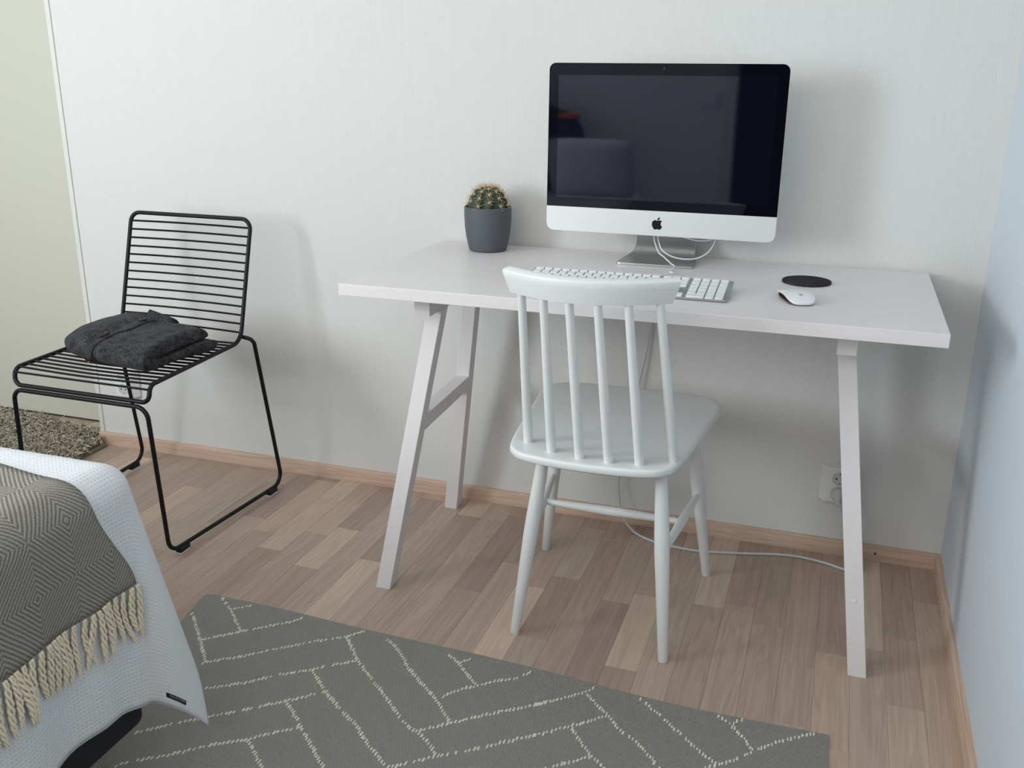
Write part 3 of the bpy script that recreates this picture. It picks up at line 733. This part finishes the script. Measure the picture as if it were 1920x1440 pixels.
def outlet(xc, z0, name, label):
    t = thing(name, (xc,0,z0), label, 'socket')
    # slanted housing: two chamfered flanks, flat face that tips upward
    W_, H_, D_ = .046, .094, .026
    b = [(-W_,0),(W_,0),(W_,.006),(W_-.016,D_),(-W_+.016,D_),(-W_,.006)]
    rings = [[(xc+x, -d*k_, z0+z) for x, d in b] for z, k_ in ((0,.90),(.003,1),(H_-.003,1),(H_,.90))]
    part('cover', MB().loft(rings), soc, t, smooth=False, bevel=.0025)
    for zz in (.0275,.0665):
        c = (xc, -D_, z0+zz)
        rg = [[(c[0]+r*math.cos(2*PI*k/28), c[1]-d, c[2]+r*math.sin(2*PI*k/28)) for k in range(28)] for r, d in ((.0180,-.001),(.0180,.0012),(.0168,.0016),(.0158,.0004),(.0158,.0002),(.0005,.0002))]
        q = part('socket_well', MB().loft(rg), sg, t)
        for dx, dz, rr in ((-.0082,0,.0026),(.0082,0,.0026),(0,.0125,.0016),(0,-.0125,.0016)):
            part('contact_hole', MB().loft([[(c[0]+dx+r*math.cos(2*PI*k/10), c[1]-d, c[2]+dz+r*math.sin(2*PI*k/10)) for k in range(10)] for r, d in ((rr,0),(rr,.0006))]), dkp, q)
    return t
outlet(-.256, .148, 'wall_socket', 'white double wall socket low behind the right desk trestle, one plug in it')
outlet(-2.405, .178, 'wall_socket', 'white double wall socket low on the wall behind the black wire chair')
# plug in the lower socket: part of the power cord
c = Vector((-.256,-.027,.1755)); ax = Vector((.06,-1,-.10)).normalized(); t1 = ax.orthogonal().normalized(); t2 = ax.cross(t1); rg = []
for r, d in ((.0172,.001),(.0176,.004),(.0176,.008),(.0165,.011),(.0135,.016),(.0085,.021),(.0066,.029),(.0052,.036)):
    rg.append([c+ax*d+(t1*math.cos(2*PI*k/24)+t2*math.sin(2*PI*k/24))*r-Vector((0,0,.010*sm(.010,.036,d))) for k in range(24)])
part('plug', MB().loft(rg), mat('grey_plug', (.52,.55,.54), .45), pw, label='grey round plug')

# ------------------------------------------------------------------ flat-woven rug with stitched lines
RXR, RYB = -.2435, -2.15
def redge_top(x): return -.764+.050*sm(-.3,-1.5,x)**1.0 - .004*math.sin(x*9) if x > -1.62 else -.714
def redge_left(y): return -1.634+.018*sm(-.72,-.84,y)
def rug_z(x, y):
    e = math.exp(-((y+.79)/.05)**2)
    return .0045+.0018*NZ.noise(Vector((x*3.2, y*7, .3)))+.0022*e*(1+math.sin(x*17+2))*.5*sm(-.5,-1.2,x)
def rug_pt(u, v, d=0):   # u 0..1 left-right, v 0..1 far-near
    xr = RXR+.006*v; y1 = -.76; 
    x = -1.634+(xr+1.634)*u; yt = redge_top(x); y = yt+(RYB-yt)*v
    x += .018*sm(-.72,-.84,y)*(1-u)
    return (x, y, max(.0012, rug_z(x, y))-d)
rm = m_weave('grey_flatweave', (.42,.405,.365), (.175,.168,.15), 1900, 900, st=.7, dist=.0012, mottle=.45)
rug = thing('flatweave_rug', (-.94,-1.4,0), 'flat-woven grey rug with cream stitched diamond lines on the oak floor', 'rug')
us = lin(0,1,100); vs = [0,.003]+lin(.01,1,90)
m = MB().grid(lambda u, v: rug_pt(u, v), us, vs, lambda u, v: rug_pt(u, v)[:2])
n = len(us); bnd = [i for i in range(n)]+[j*n+n-1 for j in range(1,len(vs))]+[(len(vs)-1)*n+i for i in range(n-2,-1,-1)]+[j*n for j in range(len(vs)-2,0,-1)]
b0 = len(m.v); m.v += [(m.v[i][0], m.v[i][1], .0002) for i in bnd]; m.uv += [m.uv[i] for i in bnd]
for k in range(len(bnd)): k2 = (k+1) % len(bnd); m.f.append((bnd[k], bnd[k2], b0+k2, b0+k))
part('rug_body', m, rm, rug, angle=60)
RUGLINES=[[(-1.591,-0.713),(-1.536,-0.758),(-1.465,-0.824)],[(-1.534,-0.753),(-1.505,-0.72)],[(-1.53,-0.88),(-1.465,-0.824),(-1.415,-0.781),(-1.382,-0.752),(-1.367,-0.73)],[(-1.613,-0.794),(-1.575,-0.833),(-1.53,-0.88),(-1.47,-0.945)],[(-1.489,-0.967),(-1.47,-0.945),(-1.414,-0.906),(-1.365,-0.862),(-1.3,-0.807),(-1.241,-0.766),(-1.211,-0.731)],[(-1.241,-0.766),(-1.175,-0.838),(-1.118,-0.887),(-1.076,-0.921),(-1.016,-0.976),(-0.974,-1.004)],[(-1.426,-1.026),(-1.381,-0.997),(-1.344,-0.97),(-1.305,-0.935),(-1.249,-0.897),(-1.219,-0.868),(-1.175,-0.838)],[(-1.249,-0.897),(-1.195,-0.946),(-1.141,-0.987),(-1.083,-1.024),(-1.037,-1.068),(-0.983,-1.105)],[(-1.458,-1.179),(-1.408,-1.134),(-1.362,-1.096),(-1.299,-1.046),(-1.258,-1.012),(-1.219,-0.981),(-1.188,-0.95)],[(-1.247,-1.001),(-1.182,-1.059),(-1.13,-1.106),(-1.083,-1.146)],[(-1.433,-1.269),(-1.421,-1.251),(-1.4,-1.236),(-1.358,-1.206),(-1.331,-1.182),(-1.29,-1.15),(-1.251,-1.125),(-1.233,-1.107),(-1.208,-1.086),(-1.181,-1.064)],[(-1.251,-1.125),(-1.195,-1.174),(-1.182,-1.185)],[(-1.154,-0.744),(-1.114,-0.774),(-1.069,-0.823),(-1.02,-0.864),(-0.973,-0.902),(-0.922,-0.955)],[(-1.007,-0.752),(-0.97,-0.781),(-0.915,-0.834)],[(-0.973,-0.775),(-0.956,-0.75)],[(-0.964,-0.892),(-0.94,-0.857),(-0.914,-0.837),(-0.882,-0.808),(-0.847,-0.786),(-0.823,-0.755)],[(-0.966,-1.004),(-0.925,-1.034),(-0.909,-1.054)],[(-0.974,-1.004),(-0.941,-0.978),(-0.908,-0.95),(-0.861,-0.912),(-0.809,-0.875),(-0.764,-0.839),(-0.788,-0.857),(-0.739,-0.817),(-0.7,-0.78),(-0.688,-0.762)],[(-0.98,-1.11),(-0.943,-1.083),(-0.909,-1.054),(-0.854,-1.016),(-0.809,-0.98),(-0.763,-0.943),(-0.76,-0.945),(-0.73,-0.916),(-0.702,-0.894),(-0.667,-0.863),(-0.645,-0.84)],[(-0.701,-0.897),(-0.665,-0.944),(-0.642,-0.964),(-0.614,-0.988)],[(-0.718,-1.021),(-0.688,-0.997),(-0.658,-0.973),(-0.644,-0.962)],[(-0.7,-0.787),(-0.645,-0.84),(-0.615,-0.873),(-0.575,-0.901),(-0.538,-0.939),(-0.521,-0.955)],[(-0.599,-0.765),(-0.566,-0.793),(-0.52,-0.834),(-0.477,-0.873),(-0.448,-0.897),(-0.429,-0.912)],[(-0.447,-0.771),(-0.418,-0.792),(-0.393,-0.82),(-0.372,-0.853)],[(-0.418,-0.789),(-0.398,-0.767)],[(-0.451,-0.931),(-0.429,-0.912),(-0.4,-0.886),(-0.372,-0.853),(-0.339,-0.819),(-0.305,-0.792),(-0.267,-0.764)]]

def stitch_run(m, line):
    P = [Vector(q) for q in line]
    for a, b in zip(P[:-1], P[1:]):
        L = (b-a).length; k = max(1, int(L/.0075))
        for i in range(k):
            q = a.lerp(b, (i+.5)/k)+Vector((R.uniform(-.001,.001), R.uniform(-.002,.002)))
            if R.random() < .06: continue
            hl = R.uniform(.0045,.0078); hw = R.uniform(.0015,.0026); sk = R.uniform(-.0012,.0012)
            z0 = rug_z(q.x, q.y)
            t = [(q.x-hw+sk,q.y+hl),(q.x+hw+sk,q.y+hl),(q.x+hw-sk,q.y-hl),(q.x-hw-sk,q.y-hl)]
            n0 = m.add([(x, y, z0-.001) for x, y in t]+[(q.x-hw*.6,q.y+hl*.5,z0+.0011),(q.x+hw*.6,q.y+hl*.5,z0+.0011),(q.x+hw*.6,q.y-hl*.5,z0+.0011),(q.x-hw*.6,q.y-hl*.5,z0+.0011)],
                       [(0,1,5,4),(1,2,6,5),(2,3,7,6),(3,0,4,7),(4,5,6,7)])
sm_ = MB()
for L in RUGLINES: stitch_run(sm_, L)
for L in RUGLINES:                                        # the pattern repeats towards the near end, out of the frame
    for k in (1, 2):
        q = [(x+.02*k, y-.46*k) for x, y in L]
        if min(p[1] for p in q) > RYB+.02 and max(p[1] for p in q) < -1.19: stitch_run(sm_, q)
st = part('stitching', sm_, mat('cream_yarn', (.78,.74,.63), .9), rug, label='cream stitched lines'); st['kind'] = 'stuff'

# ------------------------------------------------------------------ shag rug
sr = thing('shag_rug', (-2.85,-.4,0), 'shaggy beige rug on the floor before the cream wardrobe door', 'rug')
def in_shag(x, y):
    xr = -2.492+.020*math.sin(y*23)+(-.06*sm(-.06,.08,y)); yt = .095+.35*(x+2.93)*(-.45 if x > -2.93 else .10)
    if x > -2.56: yt = min(yt, -.02)
    return x < xr and y < yt
shm_ = mat('shag_backing', (.20,.175,.13), .95)
poly = [(-3.28,-.85),(-2.50,-.85),(-2.495,-.03),(-2.56,-.02),(-2.57,.03),(-2.93,.075),(-3.28,.05)]
part('backing', MB().prism(poly, lambda x, y, z: (x, y, z), .0005, .008), shm_, sr, smooth=False)
pile = MB(); cnt = 0; pt_ = []
while cnt < 21000:
    x, y = R.uniform(-3.26,-2.46), R.uniform(-.83,.10)
    if not in_shag(x, y): continue
    cnt += 1
    a = R.uniform(0,2*PI); l = R.uniform(.018,.036); lean = R.uniform(.25,1.0); hh = R.uniform(.012,.026)
    d = Vector((math.cos(a), math.sin(a), 0)); b = Vector((x, y, .006)); s_ = Vector((-d.y, d.x, 0))*R.uniform(.0012,.0021)
    p1 = b+d*l*lean*.35+Vector((0,0,hh)); p2 = b+d*l*lean+Vector((0,0,hh*R.uniform(.5,1.1)))
    u_ = Vector((0,0,.0018))
    n0 = pile.add([b-s_, b+s_, p1-s_, p1+u_, p1+s_, p2-s_*.6, p2+u_, p2+s_*.6], [(0,1,4,3,2),(2,3,6,5),(3,4,7,6),(0,2,4,1),(2,5,7,4),(5,6,7)])
    c = R.choice([(.43,.38,.29),(.50,.45,.355),(.30,.26,.19),(.58,.53,.43)]); pt_ += [c]*6
pmt = mat('shag_pile', (.3,.27,.2), .9, spec=.15); t_ = NT(pmt); at_ = t_.n('ShaderNodeAttribute', attribute_name='tint'); t_.base(at_.outputs['Color'])
po = part('pile', pile, pmt, sr, smooth=False); po['kind'] = 'stuff'; set_tint(po, pt_)

# ------------------------------------------------------------------ bed
BX, BY, BZ = -1.345, -1.210, .580                       # side plane, foot plane, top of the bedspread
bed = thing('bed', (-2.15,-2.25,0), 'low black bed base with mattress under the white waffle bedspread at lower left', 'bed')
part('bed_base', MB().prism(rrect(-2.94,BX-.014,-3.27,BY-.030,.035), lambda x, y, z: (x, y, z), .115, .33), mat('black_bed_fabric', (.012,.012,.014), .8), bed, angle=30, bevel=.006)
part('mattress', MB().prism(rrect(-2.94,BX-.012,-3.27,BY-.012,.05), lambda x, y, z: (x, y, z), .33, BZ-.014), mat('mattress_white', (.7,.7,.7), .9), bed, angle=30, bevel=.03)
for x, y in ((BX-.09,BY-.26),(-2.85,BY-.26),(BX-.09,-3.15),(-2.85,-3.15)):
    part('leg', MB().lathe([(.022,.007),(.026,.009),(.029,.115)], (x,y,0), 20), M['rubber'], bed)
RB = .048
def drape(a, b, lift=0):
    """a: cloth distance past the side edge (+x), b: past the foot edge (+y); negative = on top"""
    ix, iy = BX-RB, BY-RB
    a2, b2 = max(a, 0), max(b, 0); r = math.hypot(a2, b2)
    x, y = ix+min(a, 0), iy+min(b, 0)
    wr = .0022*NZ.noise(Vector((a*9, b*7, 2.2)))
    if r < 1e-9: return Vector((x, y, BZ+lift+wr*.5))
    th = math.atan2(b2, a2); dx, dy = math.cos(th), math.sin(th)
    q = RB*PI/2
    if r < q: h = RB*math.sin(r/RB); d = RB*(1-math.cos(r/RB)); nh, nz = math.sin(r/RB), math.cos(r/RB)
    else: 
        e = r-q; s2 = math.sin(2*th)
        fl = .012+.185*s2**1.5
        und = 0
        if b <= 0 and a > 0:
            fade = sm(0, .30, e)
            und = sm(0,-.10,b)*fade*(.010*math.sin((y+1.34)*21)+.004*math.sin((y+1.2)*41+1)) - .010*sm(0,-.03,b)*fade*math.exp(-((y+1.315)/.03)**2)
        h = RB+fl*e+und; d = RB+e*math.sqrt(max(.2, 1-fl*fl)); nh, nz = 1, 0
    h += lift*nh
    return Vector((x+dx*h+wr*dx, y+dy*h, BZ-d+lift*nz))
AMAX = .456
def bmax(a): return .300
aa = [-1.55]+lin(-1.5,-.1,40)+lin(-.06,AMAX,44); bb_ = lin(-1.98,-.1,110)+lin(-.07,.300,34)
m = MB().grid(lambda a, b: drape(a*(1-.050*sm(0,.3,a)*sm(.02,-.09,b)), b), aa, bb_, lambda a, b: (a, b))
wf = mat('white_waffle_cotton', (.80,.81,.82), .95, spec=.15); t_ = NT(wf); u_, v_, _ = t_.sep(t_.coord('UV'))
su = t_.math('ABSOLUTE', t_.math('SINE', t_.math('MULTIPLY', u_, 430))); sv = t_.math('ABSOLUTE', t_.math('SINE', t_.math('MULTIPLY', v_, 430)))
hgt = t_.math('MAXIMUM', t_.math('POWER', su, 3), t_.math('POWER', sv, 3)); fz = t_.noise(t_.coord('UV', (900,900,1)), 1, 2)
wob = t_.noise(t_.coord('UV', (60,60,1)), 1, 2)
t_.base(t_.mix(t_.math('MULTIPLY', hgt, .8), (.70,.71,.73,1), (.82,.83,.84,1)))
t_.bump(t_.math('ADD', t_.math('MULTIPLY', hgt, t_.math('ADD', wob, .4)), t_.math('MULTIPLY', fz, .6)), .40, .0016)
bs = tag(part('bedspread', m, wf, None, angle=180), 'white waffle cotton bedspread draped over the bed with its corner hanging down', 'bedspread')
sd = bs.modifiers.new('thickness', 'SOLIDIFY'); sd.thickness = .004; sd.offset = -1
# woven label near the hanging corner
def lab(s, t): # s along, t across 
    a = .434+.004*s; b = .100+.082*s
    return drape(a-.0045*t, b+.001*t, .0035)
m = MB().loft([[lab(s, 1), lab(s, -1), lab(s, -1)-Vector((.004,0,0)), lab(s, 1)-Vector((.004,0,0))] for s in lin(0,1,14)])
lb = part('label', m, mat('navy_label', (.006,.007,.028), .7), bs, label='navy woven label with pale lettering')
tm = text_mesh('FINLAYSON', .0075, 1.1)
def lt(x, y, z): s = x/.053+.5; t = y/.0072; p = lab(s, t*1.0); return (p.x+.0012, p.y, p.z+.0003)
part('lettering', xmb(tm, lt), mat('pale_thread', (.55,.56,.60), .8), lb, smooth=False)

# wool throw with woven diamonds and a cream fringe
TY0, TA = -2.15, .224
def throw_b(a, b):   # foot-side edge of the throw bows
    return b
aa = lin(-1.3,-.08,40)+lin(-.05,TA,24); 
def foot_edge(a): return -1.308 - .024*sm(-.16,.02,a) + .076*sm(.05,.235,a) - (BY-RB) + .004*math.sin(a*20)
bs_ = lin(0,1,60)
def thr(a, s):
    b1 = foot_edge(a); b = (TY0-(BY-RB))*(1-s)+b1*s
    return drape(a, b, .0065)
m = MB().grid(thr, aa, bs_, lambda a, s: (a, (TY0-(BY-RB))*(1-s)+foot_edge(a)*s))
tw = mat('grey_wool_throw', (.2,.19,.17), .95, spec=.1); t_ = NT(tw)
wv_ = t_.n('ShaderNodeVectorMath', operation='MULTIPLY_ADD')
u_, v_, _ = t_.sep(t_.coord('UV')); nz = t_.noise(t_.coord('UV', (500,500,1)), 1, 4, .7); nl = t_.noise(t_.coord('UV', (14,14,1)), 1, 2)
PU, PV = .172, .150
def tri(x, p, o): return t_.math('MULTIPLY', t_.math('ABSOLUTE', t_.math('SUBTRACT', t_.math('FRACT', t_.math('ADD', t_.math('DIVIDE', x, p), o)), .5)), 2)
dd = t_.math('ADD', t_.math('MULTIPLY', tri(u_, PU, .15), 9.5), t_.math('MULTIPLY', tri(v_, PV, .30), 9.5))
dd = t_.math('ADD', dd, t_.math('MULTIPLY', t_.math('SUBTRACT', nl, .5), .9))
stp = t_.math('SINE', t_.math('MULTIPLY', dd, 2*PI))
f = t_.math('ADD', t_.math('MULTIPLY_ADD', stp, .22, .5), t_.math('MULTIPLY', t_.math('SUBTRACT', nz, .5), 1.5))
t_.base(t_.ramp(f, [(.15,(.130,.106,.090,1)),(.85,(.47,.45,.395,1))]))
t_.bump(t_.math('ADD', t_.math('MULTIPLY', stp, .4), nz), .8, .002); t_.b.inputs['Sheen Weight'].default_value = .1
tb = thing('wool_throw', (-1.9,-1.7,BZ), 'grey wool throw with diamond weave and cream fringe laid across the bed', 'blanket')
o = part('blanket', m, tw, tb, angle=180); sd = o.modifiers.new('thickness', 'SOLIDIFY'); sd.thickness = .005; sd.offset = -1
cream = mat('cream_fringe', (.88,.78,.60), .9, spec=.1); t_ = NT(cream); t_.bump(t_.noise(t_.coord(scale=(700,700,250)),1,3), .6, .001)
yy = foot_edge(TA)-.004; k = 0
while yy+(BY-RB) > TY0:
    rnd = random.Random(k); k += 1; mb = MB(); L = rnd.uniform(.078,.098); sw = rnd.uniform(-.016,.014); gth = rnd.uniform(.85,1.15)
    for st_ in range(3):
        pts = []; rr = []
        for i in range(11):
            t = i/10; ph = 2*PI*(t*2.2+st_/3); rad = .0030*(1-.15*t)*gth*(.75+.5*math.sin(PI*min(1,t*1.1)))
            p = drape(TA+.001+L*t, yy+sw*t*t+.003*math.sin(t*4+k), .0075+.002*math.sin(t*3+k))
            p = p+Vector((math.cos(ph)*rad*.7, math.sin(ph)*rad*1.3, 0)); pts.append(p); rr.append(.0030*gth*(1-.45*sm(.75,1,t))*(.8+.2*t))
        mb.tube(pts, rr, 5)
    part('tassel', mb, cream, tb, angle=80)
    yy -= rnd.uniform(.0125,.0170)

# pillow, bag and light switch: seen as reflections in the dark screen
def pillow(x0, x1, y, z, w_, h_, name, label):
    us = lin(-1,1,29); m = MB()
    def pt(u, v, s_):
        k = (1-abs(u)**3.2)*(1-abs(v)**3.2); t = .075*k**.5*s_
        return Vector(((x0+x1)/2+(x1-x0)/2*u*(1-.05*abs(v)**2), y+.18*v*h_/.5*.5-t*.8*-1*0, z+h_/2+h_/2*v*(1-.05*abs(u)**2)))+Vector((0, t, -t*.25))
    m.grid(lambda u, v: pt(u, v, 1), us, us); m.grid(lambda u, v: pt(u, v, -1), us, us)
    return tag(part(name, m, wf, None, angle=180), label, 'pillow')
pillow(-1.82, -1.36, -3.00, BZ-.012, .6, .31, 'pillow', 'white waffle pillow leaning at the head of the bed')
bg_ = thing('backpack', (-1.86,-3.19,BZ), 'black backpack with an orange flap on the bed behind the pillow', 'bag')
bkm = mat('black_nylon', (.012,.012,.014), .6)
def blob(cx_, cy_, z0_, rx, ry, h_, p=2.6, n=28):
    rg = []
    for i in range(15):
        t = i/14; k = (max(0,1-abs(2*t-1)**2.4))**.45*(1-.18*t)
        k = max(k, .02)
        rg.append([(cx_+rx*k*abs(math.cos(a))**(2/p)*(1 if math.cos(a) > 0 else -1), cy_+ry*k*abs(math.sin(a))**(2/p)*(1 if math.sin(a) > 0 else -1), z0_+h_*t) for a in (2*PI*q/n for q in range(n))])
    return MB().loft(rg)
part('bag_body', blob(-1.88,-3.19,BZ+.004,.235,.085,.45), bkm, bg_)
part('front_pocket', blob(-1.97,-3.10,BZ+.01,.12,.05,.28), bkm, bg_)
part('flap', blob(-1.75,-3.14,BZ+.385,.07,.045,.035), mat('orange_flap', (.55,.10,.02), .6), bg_, label='orange flap')
part('carry_loop', MB().tube([(-1.94+.04*math.cos(a),-3.19,BZ+.445+.035*math.sin(a)) for a in lin(0,PI,12)], .006, 8), bkm, bg_)
ls_ = thing('light_switch', (-1.03,YF,1.07), 'square white light switch on the wall beside the doorway', 'switch')
part('cover_plate', MB().prism(rrect(-1.073,-.985,1.03,1.115,.006), lambda x, z, y: (x, YF+y, z), 0, .009), soc, ls_, bevel=.002)
part('rocker', MB().prism(rrect(-1.055,-1.003,1.047,1.098,.003), lambda x, z, y: (x, YF+y, z), .008, .014), soc, ls_, bevel=.002)
